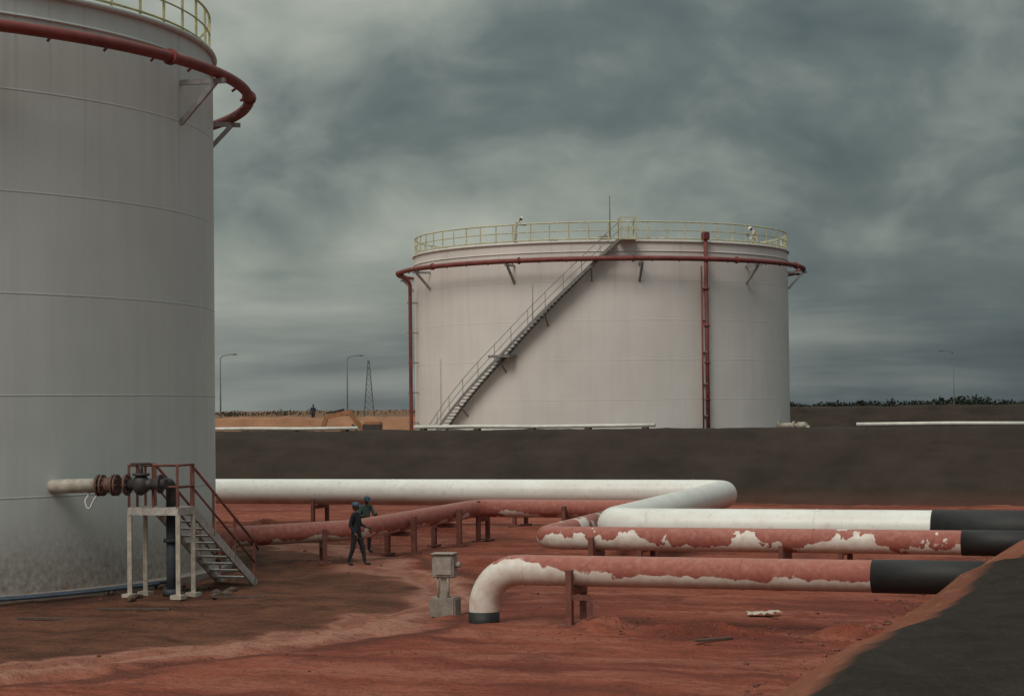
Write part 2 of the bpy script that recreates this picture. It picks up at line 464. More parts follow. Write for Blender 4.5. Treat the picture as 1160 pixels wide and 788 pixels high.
def tank(center, shellmat, railmat, bracket_phase, ring_r, seg=160, rk=1.0):
    e = empty('storage_tank', center)
    P = Part()
    zs = [0, 0.3] + [2.35 * k for k in range(1, 6)] + [H]
    vs = []
    for z in zs:
        vs += circ(TR, z, seg)
    fs = []
    for j in range(len(zs) - 1):
        for i in range(seg):
            i2 = (i + 1) % seg
            fs.append((j * seg + i, j * seg + i2, (j + 1) * seg + i2, (j + 1) * seg + i))
    P.add(vs, fs, True)
    P.obj('shell', shellmat, e)
    P = Part()
    vs = circ(TR + 0.08, H + 0.003, seg) + circ(TR * 0.5, H + 0.45, seg) + [(0, 0, H + 0.75)]
    fs = [(i, (i + 1) % seg, seg + (i + 1) % seg, seg + i) for i in range(seg)] + [(seg + i, seg + (i + 1) % seg, 2 * seg) for i in range(seg)]
    P.add(vs, fs, True)
    P.obj('roof', shellmat, e)
    P = Part()
    P.tube(circ(TR + 0.05, H - 0.04, seg), 0.07, 8, closed=True)
    P.tube(circ(TR + 0.02, H - 0.62, seg), 0.035, 6, closed=True)
    P.obj('curb_angle', shellmat, e)
    P = Part()
    vs = circ(TR + 0.45, -0.3, seg) + circ(TR + 0.45, 0.14, seg) + circ(TR - 0.1, 0.16, seg)
    fs = [(j * seg + i, j * seg + (i + 1) % seg, (j + 1) * seg + (i + 1) % seg, (j + 1) * seg + i) for j in range(2) for i in range(seg)]
    P.add(vs, fs)
    P.obj('foundation_ring', M_conc, e)
    P = Part()
    rr = TR - 0.08
    P.tube(circ(rr, H + 1.12, seg), 0.036 * rk, 6, closed=True)
    P.tube(circ(rr, H + 0.62, seg), 0.026 * rk, 6, closed=True)
    P.tube(circ(rr, H + 0.14, seg), 0.035 * rk, 4, closed=True)
    for k in range(64):
        an = 2 * math.pi * k / 64
        x, y = rr * math.cos(an), rr * math.sin(an)
        P.beam((x, y, H), (x, y, H + 1.12), 0.06 * rk, 0.06 * rk)
    P.obj('handrail', railmat, e)
    P = Part()
    rz = 12.97; RR = TR + 1.0
    P.tube(circ(RR, rz, 160), ring_r, 10, closed=True)
    for k in range(48):
        an = 2 * math.pi * (k + 0.5) / 48
        c, s_ = math.cos(an), math.sin(an)
        P.tube([(RR * c, RR * s_, rz), ((RR - 0.22) * c, (RR - 0.22) * s_, rz - 0.16)], 0.035, 6)
    for k in range(12):
        an = 2 * math.pi * (k + 0.2) / 12
        P.tube([(RR * math.cos(an + t), RR * math.sin(an + t), rz) for t in (-0.004, 0.004)], ring_r + 0.06, 12)
    P.obj('ring_main', M_ring, e)
    P = Part()
    for k in range(10):
        an = bracket_phase + 2 * math.pi * k / 10
        c, s_ = math.cos(an), math.sin(an)
        zb = rz - ring_r - 0.07
        P.beam((TR * c, TR * s_, zb), ((RR + 0.22) * c, (RR + 0.22) * s_, zb), 0.11, 0.13)
        P.beam((TR * c, TR * s_, zb - 1.05), ((RR - 0.05) * c, (RR - 0.05) * s_, zb - 0.03), 0.12, 0.13)
    P.obj('ring_brackets', M_steel, e)
    return e

C1 = Vector((-20.26, 54.85, 0)); C2 = Vector((5.79, 131.9, 0))
T1 = tank(C1, M_tank1, M_railY, R(-13), 0.145)
T2 = tank(C2, M_tank2, M_railC, R(-90 + 8.5), 0.15, rk=1.25)

P = Part()
P.tube(circ(TR + 0.75, 0.16, 60, R(-130), R(-22), False), 0.05, 8)
P.tube(circ(TR + 0.9, 0.15, 60, R(-130), R(-26), False), 0.035, 8)
P.obj('foundation_pipes', M_bluepipe, T1)

def loc1(x, y, z): return Vector((x, y, z)) - C1
nz0 = loc1(-10.95, 47.45, 2.58); nz1 = loc1(-8.75, 46.95, 2.62)
dn = (nz1 - nz0).normalized()
P = Part()
P.tube([nz0 - dn * 0.4, nz0 + dn * 1.35], 0.165, 20)
P.tube([nz0 + dn * 0.03, nz0 + dn * 0.08], 0.27, 24)
P.obj('nozzle', M_beige, T1)
P = Part()
for t in (1.35, 1.45, 1.72, 1.80, 2.05):
    P.tube([nz0 + dn * t, nz0 + dn * (t + 0.05)], 0.25, 20)
    for k in range(8):
        an = k * math.pi / 4
        u = Vector((0, 0, 1)); w = dn.cross(u).normalized(); u = w.cross(dn)
        q = nz0 + dn * (t - 0.03) + (u * math.cos(an) + w * math.sin(an)) * 0.21
        P.tube([q, q + dn * 0.12], 0.018, 5)
P.tube([nz0 + dn * 1.38, nz0 + dn * 1.84], 0.18, 16)
P.obj('flanges', M_rust, T1)
P = Part()
ve = nz0 + dn * 2.42
P.tube(fillet([nz0 + dn * 2.08, ve + dn * 0.35, ve + dn * 0.35 + E2 * 0.75, ve + dn * 0.35 + E2 * 0.75 - Vector((0, 0, 0.75))], 0.2), 0.13, 16)
P.ball(ve, (0.21, 0.21, 0.26))
P.tube([ve + Vector((0, 0, .2)), ve + Vector((0, 0, .26))], 0.2, 12)
P.tube([ve, ve + Vector((0, 0, 0.5))], 0.055, 10)
hw = ve + Vector((0, 0, 0.48))
P.tube([hw + Vector((0.22 * math.cos(a_ * math.pi / 10), 0.22 * math.sin(a_ * math.pi / 10), 0)) for a_ in range(20)], 0.02, 6, closed=True)
for k in range(4):
    P.tube([hw, hw + Vector((0.22 * math.cos(k * math.pi / 2), 0.22 * math.sin(k * math.pi / 2), 0))], 0.014, 5)
P.tube([ve + dn * 0.25, ve + dn * 0.62], 0.12, 14)
P.tube([ve + dn * 0.45, ve + dn * 0.50], 0.22, 16)
dv = ve + dn * 0.35 + E2 * 0.75
P.obj('gate_valve', M_dark, T1)
P = Part()
P.tube([dv - Vector((0, 0, 0.7)), Vector((dv.x, dv.y, -0.3))], 0.13, 16)
P.tube([dv - Vector((0, 0, 1.3)), dv - Vector((0, 0, 1.38))], 0.2, 16)
P.tube([Vector((dv.x, dv.y, .0)), Vector((dv.x, dv.y, .16))], 0.22, 16)
P.obj('drop_leg', M_drop, T1)
P = Part()
h0 = nz0 + dn * 1.15
P.tube(fillet([h0 - Vector((0, 0, 0.15)), h0 + Vector((-0.1, -0.1, -0.35)), h0 + Vector((-0.02, -0.12, -0.62)), h0 + Vector((0.12, -0.1, -0.3)), h0 + Vector((0.3, 0, -0.1))], 0.1, 5), 0.02, 6)
P.obj('drain_hose', M_whitep, T1)
P = Part()
pts = []
for k in range(13):
    an = R(-66 + 16 * k / 12)
    pts.append(((TR + .03) * math.cos(an), (TR + .03) * math.sin(an), 5.75 - 0.35 * math.sin(math.pi * k / 12) + .01 * k))
P.tube(pts, 0.016, 5)
P.obj('slack_cable', M_dark, T1)

def pol(r, th, z):
    return Vector((r * math.sin(th), -r * math.cos(th), z))
P = Part()
thR = R(28)
P.tube([pol(TR + 0.32, thR, 0), pol(TR + 0.32, thR, H + 0.35)], 0.12, 12)
P.tube([pol(TR + 0.32, thR - 0.026, 0), pol(TR + 0.32, thR - 0.026, 12.6)], 0.05, 8)
P.box(pol(TR + 0.3, thR, H + 0.3), (0.4, 0.4, 0.45), thR, 0.04)
P.tube([pol(TR + 0.32, thR, 12.97), pol(TR + 1.0, thR, 12.97)], 0.12, 10)
for z in (2.5, 4.6, 6.8, 9.0, 11.2):
    P.tube([pol(TR + 0.32, thR, z), pol(TR + 0.32, thR, z + 0.09)], 0.18, 12)
P.obj('riser_main', M_ring, T2)
P = Part()
thL = R(-76)
P.tube(fillet([pol(TR + 1.0, R(-84), 12.97), pol(TR + 0.75, R(-76), 12.6), pol(TR + 0.5, thL, 12.2), pol(TR + 0.5, thL, 0)], 0.3, 6), 0.12, 12)
P.obj('riser_side', M_ring, T2)
P = Part()
for z in (3.4, 5.3, 7.2, 9.1, 11.0):
    P.beam(pol(TR - 0.02, thL, z), pol(TR + 0.7, thL, z), 0.1, 0.1)
    P.beam(pol(TR, thR, z + 0.3), pol(TR + 0.42, thR, z + 0.3), 0.3, 0.08)
P.obj('riser_ties', M_steel, T2)

P = Part()
def stair_th(z):
    if z < 7.4:
        return R(-30) - (7.4 - z) / 4.1 * R(22)
    return R(-30) + (z - 7.4) / 6.7 * R(32.4)
ri, ro = TR + 0.12, TR + 0.85
n = 70
ins_, outs = [], []
for k in range(n + 1):
    z = H * k / n
    th = stair_th(z)
    ins_.append(pol(ri, th, z)); outs.append(pol(ro, th, z))
    if k and k < n:
        P.beam(ins_[-1], outs[-1], 0.26, 0.045)
    if k % 5 == 0:
        P.beam(outs[-1], outs[-1] + Vector((0, 0, 1.0)), 0.035, 0.035)
for a_, b_ in zip(ins_, ins_[1:]):
    P.beam(a_, b_, 0.03, 0.18)
for a_, b_ in zip(outs, outs[1:]):
    P.beam(a_, b_, 0.03, 0.18)
for h_ in (1.0, 0.5):
    P.tube([q + Vector((0, 0, h_)) for q in outs], 0.018, 6)
for z in (2, 4.7, 7.3, 10, 12.6):
    th = stair_th(z)
    P.beam(pol(TR, th, z - 0.9), pol(ro, th, z - 0.15), 0.07, 0.07)
th = R(-30.5)
c = pol((ri + ro) / 2, th, 7.36)
P.box(c, (1.5, 0.8, 0.14), th)
P.obj('spiral_stair', M_stair2, T2)
P = Part()
P.tube([pol(TR + .1, R(-57), 0), pol(TR + .1, R(-57), 7.4)], 0.025, 6)
P.tube([pol(TR + .06, R(-22), 9.5), pol(TR + .06, R(-22), 11.6)], 0.02, 6)
P.obj('level_gauge', M_beige, T2)
P = Part()
thp = R(5)
c = pol(TR + 0.35, thp, H + 0.02)
P.box(c, (1.0, 1.3, 0.08), thp)
for dx in (-0.45, 0.45):
    for r_ in (TR - 0.25, TR + 0.95):
        q = pol(r_, thp, H) + Vector((dx * math.cos(thp), dx * math.sin(thp), 0))
        P.beam(q, q + Vector((0, 0, 1.3)), 0.08, 0.08)
for zz in (0.65, 1.27):
    for dx in (-0.45, 0.45):
        o_ = Vector((dx * math.cos(thp), dx * math.sin(thp), 0))
        P.beam(pol(TR - 0.25, thp, H + zz) + o_, pol(TR + 0.95, thp, H + zz) + o_, 0.06, 0.06)
    o_ = Vector((0.45 * math.cos(thp), 0.45 * math.sin(thp), 0))
    P.beam(pol(TR + 0.95, thp, H + zz) - o_, pol(TR + 0.95, thp, H + zz) + o_, 0.06, 0.06)
P.obj('top_platform', M_railC, T2)
P = Part()
q = pol(TR - 0.5, R(0.5), H)
P.tube([q, q + Vector((0, 0, 2.7))], [0.04, 0.025], 6)
P.obj('lightning_rod', M_lamp, T2)
P = Part()
for (x_, y_) in ((-3, 2), (0.2, -1)):
    P.tube([(x_, y_, H + 0.4), (x_, y_, H + 1.1)], 0.25, 14)
    P.tube([(x_, y_, H + 1.1), (x_, y_, H + 1.35)], [0.42, 0.05], 14)
P.obj('roof_vents', M_steel, T2)
P = Part()
q = pol(TR, R(62), 3.0)
d_ = pol(1, R(62), 0)
P.tube([q, q + d_ * 1.1], 0.18, 16)
P.tube([q + d_ * 0.05, q + d_ * 0.12], 0.3, 16)
P.tube([q + d_ * 1.0, q + d_ * 1.1], 0.28, 16)
P.tube([q + d_ * 1.3, q + d_ * 1.8], 0.22, 16)
P.tube([q + d_ * 1.1, q + d_ * 1.9], 0.14, 12)
P.tube([q + d_ * 1.9, q + d_ * 1.9 + Vector((0.4, 0, -3.3))], 0.14, 12)
P.obj('nozzle', M_beige, T2)

# ------------------------------------------------------------------ pipelines
def support(P, p, r, along, top=0.1, wide=0.14):
    al = Vector((along.x, along.y, 0)).normalized()
    pr = Vector((-al.y, al.x, 0))
    rz = math.atan2(pr.y, pr.x)
    for s_ in (-1, 1):
        q = Vector((p.x, p.y, 0)) + pr * s_ * (r + wide)
        P.beam(q + Vector((0, 0, -0.15)), q + Vector((0, 0, p.z + top)), 0.12, 0.15, up=pr)
        P.box(q + Vector((0, 0, 0.03)), (0.34, 0.34, 0.07), rz)
    c = Vector((p.x, p.y, p.z - r - 0.075))
    P.beam(c - pr * (r + wide), c + pr * (r + wide), 0.14, 0.13)

def beads(P, r, pts, along):
    al = along.normalized()
    for p in pts:
        P.tube([p - al * .022, p - al * .012, p + al * .012, p + al * .022], [r + .001, r + .009, r + .009, r + .001], 40, caps=False)

e = empty('pipeline')
bA, zA, rA = 38.05, 1.08, 0.30
P = Part()
ptsA = fillet([W(-14.5, bA, -0.5), W(-14.5, bA, zA), W(-4.0, bA, zA)], 0.88, 14)
P.tube(ptsA, rA, 40)
beads(P, rA, [W(-13.6, bA, zA), W(-9.2, bA, zA)], E1)
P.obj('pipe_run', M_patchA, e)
P = Part()
P.tube([W(-14.5, bA, -0.5), W(-14.5, bA, 0.0), W(-14.5, bA, 0.24)], rA + 0.012, 40)
P.tube([W(-6.72, bA, zA), W(-5.5, bA, zA), W(-4.0, bA, zA)], rA + 0.014, 40)
P.obj('bitumen_wrap', M_black, e)
P = Part()
support(P, W(-12.55, bA, zA), rA, E1, 0.05)
q = W(-12.15, bA - .42, 0)
P.beam(q, q + Vector((0, 0, .62)), .12, .12)
P.beam(q + Vector((0, 0, .6)), W(-12.55, bA - .44, .6), .1, .1)
P.obj('supports', M_brown, e)

e = empty('pipeline')
zB, rB = 1.07, 0.285
P = Part()
ptsB = fillet([Vector((-8.3, 56.3, 0.2)), Vector((-7.9, 56.5, 0.80)), Vector((-4.45, 57.25, 0.92)), W(-23.6, 61.4, zB), W(-17.9, 61.4, zB), W(-16.6, 47.7, zB), W(-4.0, 47.7, zB)], 0.7, 10)
k0 = max(i for i, p in enumerate(ptsB) if (p - W(-17.3, 54.5, zB)).length < 2.5)
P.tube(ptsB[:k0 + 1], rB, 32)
P.obj('pipe_loop', M_patchC, e)
P = Part()
P.tube(ptsB[k0:], rB, 32)
beads(P, rB, [W(-15.8, 47.7, zB), W(-9.8, 47.7, zB)], E1)
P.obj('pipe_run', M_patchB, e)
P = Part()
P.tube([W(-6.35, 47.7, zB), W(-5.5, 47.7, zB), W(-4.0, 47.7, zB)], rB + 0.014, 32)
P.obj('bitumen_wrap', M_black, e)
P = Part()
d01 = Vector((1, 0.2, 0))
support(P, Vector((-5.35, 57.05, 0.88)), rB, d01, 0.1)
support(P, Vector((-3.35, 60.1, 0.98)), rB, E2, 0.15)
support(P, Vector((-2.1, 63.4, 1.02)), rB, E2, 0.15)
support(P, W(-23.4, 61.4, zB), rB, E1, 0.25)
support(P, W(-20.5, 61.4, zB), rB, E1, 0.1)
support(P, W(-15.2, 47.7, zB), rB, E1, 0.05)
support(P, W(-10.5, 47.7, zB), rB, E1, -0.1)
P.obj('supports', M_brown, e)

e = empty('pipeline')
zC, rC = 1.22, 0.475
P = Part()
ptsC = fillet([W(-62, 69.4, zC), W(-17.3, 69.4, zC), W(-15.6, 50.0, zC), W(-4.0, 50.0, zC)], 1.05, 14)
P.tube(ptsC, rC, 48)
beads(P, rC, [W(-40, 69.4, zC), W(-30, 69.4, zC), W(-18.5, 69.4, zC), W(-14.5, 50, zC), W(-10.2, 50, zC)], E1)
P.obj('pipe_run', M_white, e)
P = Part()
P.tube([W(-7.35, 50.0, zC), W(-5.5, 50, zC), W(-4.0, 50.0, zC)], rC + 0.014, 48)
P.obj('bitumen_wrap', M_black, e)
P = Part()
for (a_, b_, al) in ((-33.0, 69.4, E1), (-25.0, 69.4, E1), (-17.9, 69.4, E1), (-16.6, 60.0, E2), (-14.6, 50.0, E1), (-9.5, 50.0, E1)):
    support(P, W(a_, b_, zC), rC, al, -0.25)
P.obj('supports', M_brown, e)

def lineg(a0, a1, b, z=3.37):
    e_ = empty('surface_pipe')
    P = Part()
    n_ = max(2, int((a1 - a0) / 3))
    P.tube([W(a0 + (a1 - a0) * k / n_, b + 0.05 * math.sin(k), z + 0.02 * math.sin(k * 2.1)) for k in range(n_ + 1)], 0.085, 12)
    P.obj('pipe', M_whitep, e_)
    P = Part()
    for k in range(n_ + 1):
        P.box(W(a0 + (a1 - a0) * (0.04 + 0.92 * k / n_), b, z - 0.15), (0.25, 0.4, 0.14), BA)
    P.obj('sleepers', M_wood, e_)
lineg(-60.0, -41.9, 92.6, 3.36)
lineg(-39.0, -26.6, 92.9, 3.38)
lineg(-17.0, -8.6, 92.7, 3.36)

# ------------------------------------------------------------------ access platform with stairs
e = empty('access_stairs')
PZ = 2.06
a0, a1, b0, b1 = -24.52, -23.25, 41.3, 42.05
P = Part()
for k in range(8):
    bb = b0 + (b1 - b0) * (k + 0.5) / 8
    P.beam(W(a0, bb, PZ), W(a1, bb, PZ), 0.075, 0.04)
for bb in (b0, b1):
    P.beam(W(a0 - 0.03, bb, PZ - 0.06), W(a1 + 0.03, bb, PZ - 0.06), 0.06, 0.18)
for aa in (a0, a1):
    P.beam(W(aa, b0, PZ - 0.063), W(aa, b1, PZ - 0.063), 0.06, 0.18)
P.obj('platform', M_stairL, e)
P = Part()
for aa in (a0, a1):
    for bb in (b0 + 0.02, b1 - 0.02):
        P.beam(W(aa, bb, -0.2), W(aa, bb, PZ - 0.15), 0.10, 0.10)
        P.box(W(aa, bb, 0.04), (0.28, 0.28, 0.1), BA)
P.obj('legs', M_beige, e)
sw = 0.95
ac = -23.78; L = 3.25
P = Part(); PR = Part()
for s_ in (-1, 1):
    aa = ac + s_ * sw / 2
    P.beam(W(aa, b1, PZ - 0.05), W(aa, b1 + L, 0.0), 0.05, 0.22)
    z1 = 1.0
    PR.tube([W(aa, b1, PZ + z1), W(aa, b1 + L - 0.1, z1 + 0.06), W(aa, b1 + L + 0.12, z1 - 0.15)], 0.034, 8)
    PR.tube([W(aa, b1, PZ + z1 * 0.5), W(aa, b1 + L - 0.1, z1 * 0.5 + 0.06)], 0.028, 8)
    for t in (0.0, 0.33, 0.66, 0.97):
        zz = PZ * (1 - t)
        PR.beam(W(aa, b1 + L * t, zz - 0.05), W(aa, b1 + L * t, zz + z1), 0.055, 0.055)
for k in range(1, 11):
    t = k / 11
    zz = PZ * (1 - t)
    for d_ in (-0.09, 0, 0.09):
        P.beam(W(ac - sw / 2, b1 + L * t + d_, zz), W(ac + sw / 2, b1 + L * t + d_, zz), 0.08, 0.04)
P.obj('flight', M_stairL, e)
for h_ in (0.5, 1.0):
    PR.tube([W(ac + sw / 2, b1, PZ + h_), W(a1, b1, PZ + h_), W(a1, b0, PZ + h_), W(a0, b0, PZ + h_), W(a0, b1, PZ + h_), W(ac - sw / 2, b1, PZ + h_)], 0.03, 8)
for (aa, bb) in ((a0, b0), (a1, b0), (a0, b1), (a1, b1), ((a0 + a1) / 2, b0), (a0, (b0 + b1) / 2)):
    PR.beam(W(aa, bb, PZ), W(aa, bb, PZ + 1.0), 0.055, 0.055)
PR.obj('rails', M_brown, e)

# ------------------------------------------------------------------ junction box on post
e = empty('junction_box_stand', (-1.45, 42.4, 0), R(-14))
P = Part()
P.box((0, 0, 0.17), (0.56, 0.5, 0.42), 0, 0.03)
P.obj('concrete_base', M_conc, e)
P = Part()
P.beam((0, 0, 0.3), (0, 0, 0.85), 0.2, 0.14)
P.tube([(0.1, -0.12, 0.35), (0.1, -0.12, 0.86)], 0.03, 8)
P.tube([(-0.12, -0.1, 0.35), (-0.12, -0.1, 0.86)], 0.025, 8)
P.obj('post', M_boxg, e)
P = Part()
P.box((0, 0, 1.03), (0.46, 0.34, 0.48), 0, 0.025)
P.box((0.02, -0.185, 1.03), (0.34, 0.03, 0.36), 0, 0.01)
P.box((0, -0.02, 1.285), (0.50, 0.40, 0.03), 0, 0.01)
P.tube([(0.23, 0, 1.05), (0.34, 0, 1.05)], 0.06, 10)
P.obj('enclosure', M_boxg, e)

# ------------------------------------------------------------------ people
M_skin = simple('skin_dark', (0.09, 0.045, 0.03), 0.5, 0.1, 10)
def cloth(name, col):
    return simple(name, col, 0.9, 0.3, 9, bumpS=0.4)
M_navy = cloth('navy_coverall', (0.018, 0.021, 0.030))
M_navy2 = cloth('dark_trousers', (0.024, 0.024, 0.028))
M_green = cloth('green_shirt', (0.07, 0.12, 0.11))
M_cream = cloth('cream_shirt', (0.55, 0.52, 0.45))
M_boot = simple('boot_leather', (0.02, 0.016, 0.012), 0.5, 0.2, 10)
M_helB = simple('blue_helmet', (0.035, 0.07, 0.12), 0.4, 0.1, 5)
M_helW = simple('white_helmet', (0.7, 0.68, 0.6), 0.35, 0.1, 5)

def person(loc, rz, J, shirt, trouser, helmet, bare_forearm=False):
    e = empty('worker', loc, rz)
    J = {k: Vector(v) for k, v in J.items()}
    order = ['pelvis', 'spine', 'chest', 'neck', 'skull',
             'shL', 'elL', 'wrL', 'shR', 'elR', 'wrR',
             'hipL', 'knL', 'anL', 'toL', 'hipR', 'knR', 'anR', 'toR']
    rad = dict(pelvis=.125, spine=.12, chest=.135, neck=.058, skull=.06, sh=.068, el=.05, wr=.035, hip=.10, kn=.070, an=.048, to=.042)
    edges = [('pelvis', 'spine'), ('spine', 'chest'), ('chest', 'neck'), ('neck', 'skull'),
             ('chest', 'shL'), ('shL', 'elL'), ('elL', 'wrL'), ('chest', 'shR'), ('shR', 'elR'), ('elR', 'wrR'),
             ('pelvis', 'hipL'), ('hipL', 'knL'), ('knL', 'anL'), ('anL', 'toL'),
             ('pelvis', 'hipR'), ('hipR', 'knR'), ('knR', 'anR'), ('anR', 'toR')]
    idx = {k: i for i, k in enumerate(order)}
    me = bpy.data.meshes.new('body_skel')
    me.from_pydata([J[k] for k in order], [(idx[a], idx[b]) for a, b in edges], [])
    tmp = bpy.data.objects.new('tmp_skel', me)
    S.collection.objects.link(tmp)
    tmp.modifiers.new('s', 'SKIN')
    sd = tmp.modifiers.new('d', 'SUBSURF'); sd.levels = 2; sd.render_levels = 2
    lay = me.skin_vertices[0].data
    for k in order:
        r_ = rad.get(k, rad.get(k[:-1], .06))
        lay[idx[k]].radius = (r_, r_)
        lay[idx[k]].use_root = (k == 'pelvis')
    bpy.context.view_layer.update()
    dg = bpy.context.evaluated_depsgraph_get()
    nm = bpy.data.meshes.new_from_object(tmp.evaluated_get(dg))
    bpy.data.objects.remove(tmp)
    nm.name = 'body'
    nm.materials.clear()
    for m_ in (shirt, trouser, M_skin, M_boot): nm.materials.append(m_)
    def segd(p, a, b):
        ab = b - a
        t = max(0, min(1, (p - a).dot(ab) / max(1e-9, ab.length_squared)))
        return (p - a - ab * t).length
    cls = {}
    for a, b in edges:
        if b.startswith('to'): c = 3
        elif b.startswith(('kn', 'an', 'hip')): c = 1
        elif b.startswith('wr'): c = 2 if bare_forearm else 0
        elif b == 'skull': c = 2
        else: c = 0
        cls[(a, b)] = c
    for p in nm.polygons:
        best = min(edges, key=lambda ed: segd(p.center, J[ed[0]], J[ed[1]]))
        p.material_index = cls[best]
        p.use_smooth = True
    o = bpy.data.objects.new('body', nm)
    S.collection.objects.link(o); o.parent = e
    hd = (J['skull'] - J['neck']).normalized()
    hc = J['skull'] + hd * 0.075
    look = Vector(J.get('look', Vector((1, 0, 0)))).normalized()
    look = (look - hd * look.dot(hd)).normalized()
    side = hd.cross(look)
    Rm = Matrix((look, side, hd)).transposed()
    H_ = Part()
    bm = bmesh.new(); bmesh.ops.create_icosphere(bm, subdivisions=3, radius=1)
    bm.verts.index_update(); vs = []
    for v in bm.verts:
        x, y, z = v.co
        w = 1.0 - 0.25 * max(0, -z)
        p = Vector((x * 0.098 * (1 if x < 0 else 0.95), y * 0.076 * w, z * 0.118))
        if x > 0.3 and -0.1 < z < 0.25 and 0.15 < abs(y) < 0.5: p.x -= 0.008
        vs.append(hc + Rm @ p)
    H_.add(vs, [[v.index for v in f.verts] for f in bm.faces], True); bm.free()
    H_.ball(hc + Rm @ Vector((0.098, 0, -0.02)), (0.018, 0.014, 0.02), 1)
    H_.ball(hc + Rm @ Vector((0.088, 0, -0.062)), (0.012, 0.028, 0.009), 1)
    for s_ in (-1, 1):
        H_.ball(hc + Rm @ Vector((-0.005, 0.078 * s_, -0.005)), (0.022, 0.01, 0.03), 1)
    H_.obj('head', M_skin, e)
    E_ = Part()
    for s_ in (-1, 1):
        E_.ball(hc + Rm @ Vector((0.084, 0.032 * s_, 0.008)), 0.009, 1)
    E_.obj('eyes', M_helW, e)
    if helmet:
        K = Part()
        rings = [(math.cos(j / 6 * math.pi / 2), math.sin(j / 6 * math.pi / 2)) for j in range(7)]
        vs = []
        for (cr, sz) in rings:
            for k in range(20):
                t = 2 * math.pi * k / 20
                vs.append(hc + Rm @ Vector((cr * 0.122 * math.cos(t), cr * 0.098 * math.sin(t), 0.05 + sz * 0.085)))
        fs = [(j * 20 + k, j * 20 + (k + 1) % 20, (j + 1) * 20 + (k + 1) % 20, (j + 1) * 20 + k) for j in range(6) for k in range(20)]
        K.add(vs, fs, True)
        vs = []
        for rr_, zz in ((0.0, 0.05), (0.03, 0.041)):
            for k in range(20):
                t = 2 * math.pi * k / 20
                ex = rr_ * (1.6 if math.cos(t) > 0.4 else 0.7)
                vs.append(hc + Rm @ Vector(((0.122 + ex) * math.cos(t), (0.098 + rr_ * 0.6) * math.sin(t), zz)))
        K.add(vs, [(k, (k + 1) % 20, 20 + (k + 1) % 20, 20 + k) for k in range(20)], True)
        K.obj('hard_hat', helmet, e)
    Hn = Part()
    for sd_ in ('L', 'R'):
        w = J['wr' + sd_]; el = J['el' + sd_]
        d_ = (w - el).normalized()
        sv = d_.cross(Vector((0, 1, 0)))
        if sv.length < 0.2: sv = d_.cross(Vector((1, 0, 0)))
        sv.normalize()
        nv = d_.cross(sv).normalized()
        Hn.tube([w - d_ * 0.03, w + d_ * 0.02, w + d_ * 0.06, w + d_ * 0.095], [0.03, 0.034, 0.04, 0.03], 10)
        for k, ln in enumerate((0.070, 0.080, 0.074, 0.058)):
            b_ = w + d_ * 0.085 + sv * (0.028 - 0.0185 * k)
            Hn.tube([b_, b_ + d_ * ln * .45 + nv * 0.006, b_ + d_ * ln * .8 + nv * 0.02, b_ + d_ * ln * .95 + nv * 0.035], [0.0095, 0.009, 0.008, 0.006], 6)
        b_ = w + d_ * 0.03 + sv * 0.032
        Hn.tube([b_, b_ + d_ * 0.03 + sv * 0.022, b_ + d_ * 0.06 + sv * 0.028 + nv * 0.01], [0.012, 0.010, 0.007], 6)
    Hn.obj('hands', M_skin, e)
    K = Part()
    K.tube([J['neck'] + Vector((0.062 * math.cos(t * .524), 0.07 * math.sin(t * .524), -0.015)) for t in range(12)], 0.016, 6, closed=True)
    K.obj('collar', shirt, e)
    return e

J1 = dict(pelvis=(0, 0, .93), spine=(.0, 0, 1.12), chest=(-.01, 0, 1.32), neck=(-.02, 0, 1.47), skull=(-.015, 0, 1.55),
          shL=(-.01, .17, 1.40), elL=(.02, .24, 1.13), wrL=(.24, .20, 1.06), shR=(-.01, -.17, 1.40), elR=(-.08, -.23, 1.13), wrR=(.08, -.24, .90),
          hipL=(.01, .09, .88), knL=(.15, .11, .50), anL=(.20, .12, .09), toL=(.38, .14, .05),
          hipR=(-.01, -.09, .88), knR=(-.05, -.11, .48), anR=(-.20, -.12, .09), toR=(-.03, -.15, .05), look=(1, .1, -.25))
person((-4.34, 55.95, 0.0), R(-20), J1, M_navy, M_navy2, M_helB)
J2 = dict(pelvis=(0, 0, .93), spine=(.02, 0, 1.12), chest=(.05, 0, 1.31), neck=(.09, 0, 1.45), skull=(.12, 0, 1.52),
          shL=(.06, .18, 1.38), elL=(.14, .25, 1.13), wrL=(.36, .20, 1.16), shR=(.06, -.18, 1.38), elR=(.12, -.25, 1.12), wrR=(.34, -.2, 1.13),
          hipL=(.0, .09, .88), knL=(.04, .12, .48), anL=(.0, .13, .09), toL=(.17, .15, .05),
          hipR=(0, -.09, .88), knR=(.03, -.12, .48), anR=(-.01, -.13, .09), toR=(.16, -.16, .05), look=(1, 0, -.5))
person((-4.46, 60.9, 0.0), R(-60), J2, M_green, M_navy2, M_helB, True)
J3 = dict(pelvis=(0, 0, .93), spine=(.06, 0, 1.11), chest=(.16, 0, 1.27), neck=(.27, 0, 1.38), skull=(.33, 0, 1.43),
          shL=(.19, .17, 1.33), elL=(.32, .22, 1.12), wrL=(.52, .16, 1.10), shR=(.19, -.17, 1.33), elR=(.34, -.22, 1.13), wrR=(.54, -.16, 1.12),
          hipL=(-.01, .09, .88), knL=(.05, .12, .48), anL=(-.02, .13, .09), toL=(.15, .15, .05),
          hipR=(-.01, -.09, .88), knR=(.03, -.12, .48), anR=(-.05, -.13, .09), toR=(.12, -.16, .05), look=(1, 0, -.3))
q = C2 + pol(TR - 0.7, R(-29), H + 0.05)
person(q, R(-10), J3, M_cream, M_cream, M_helW)
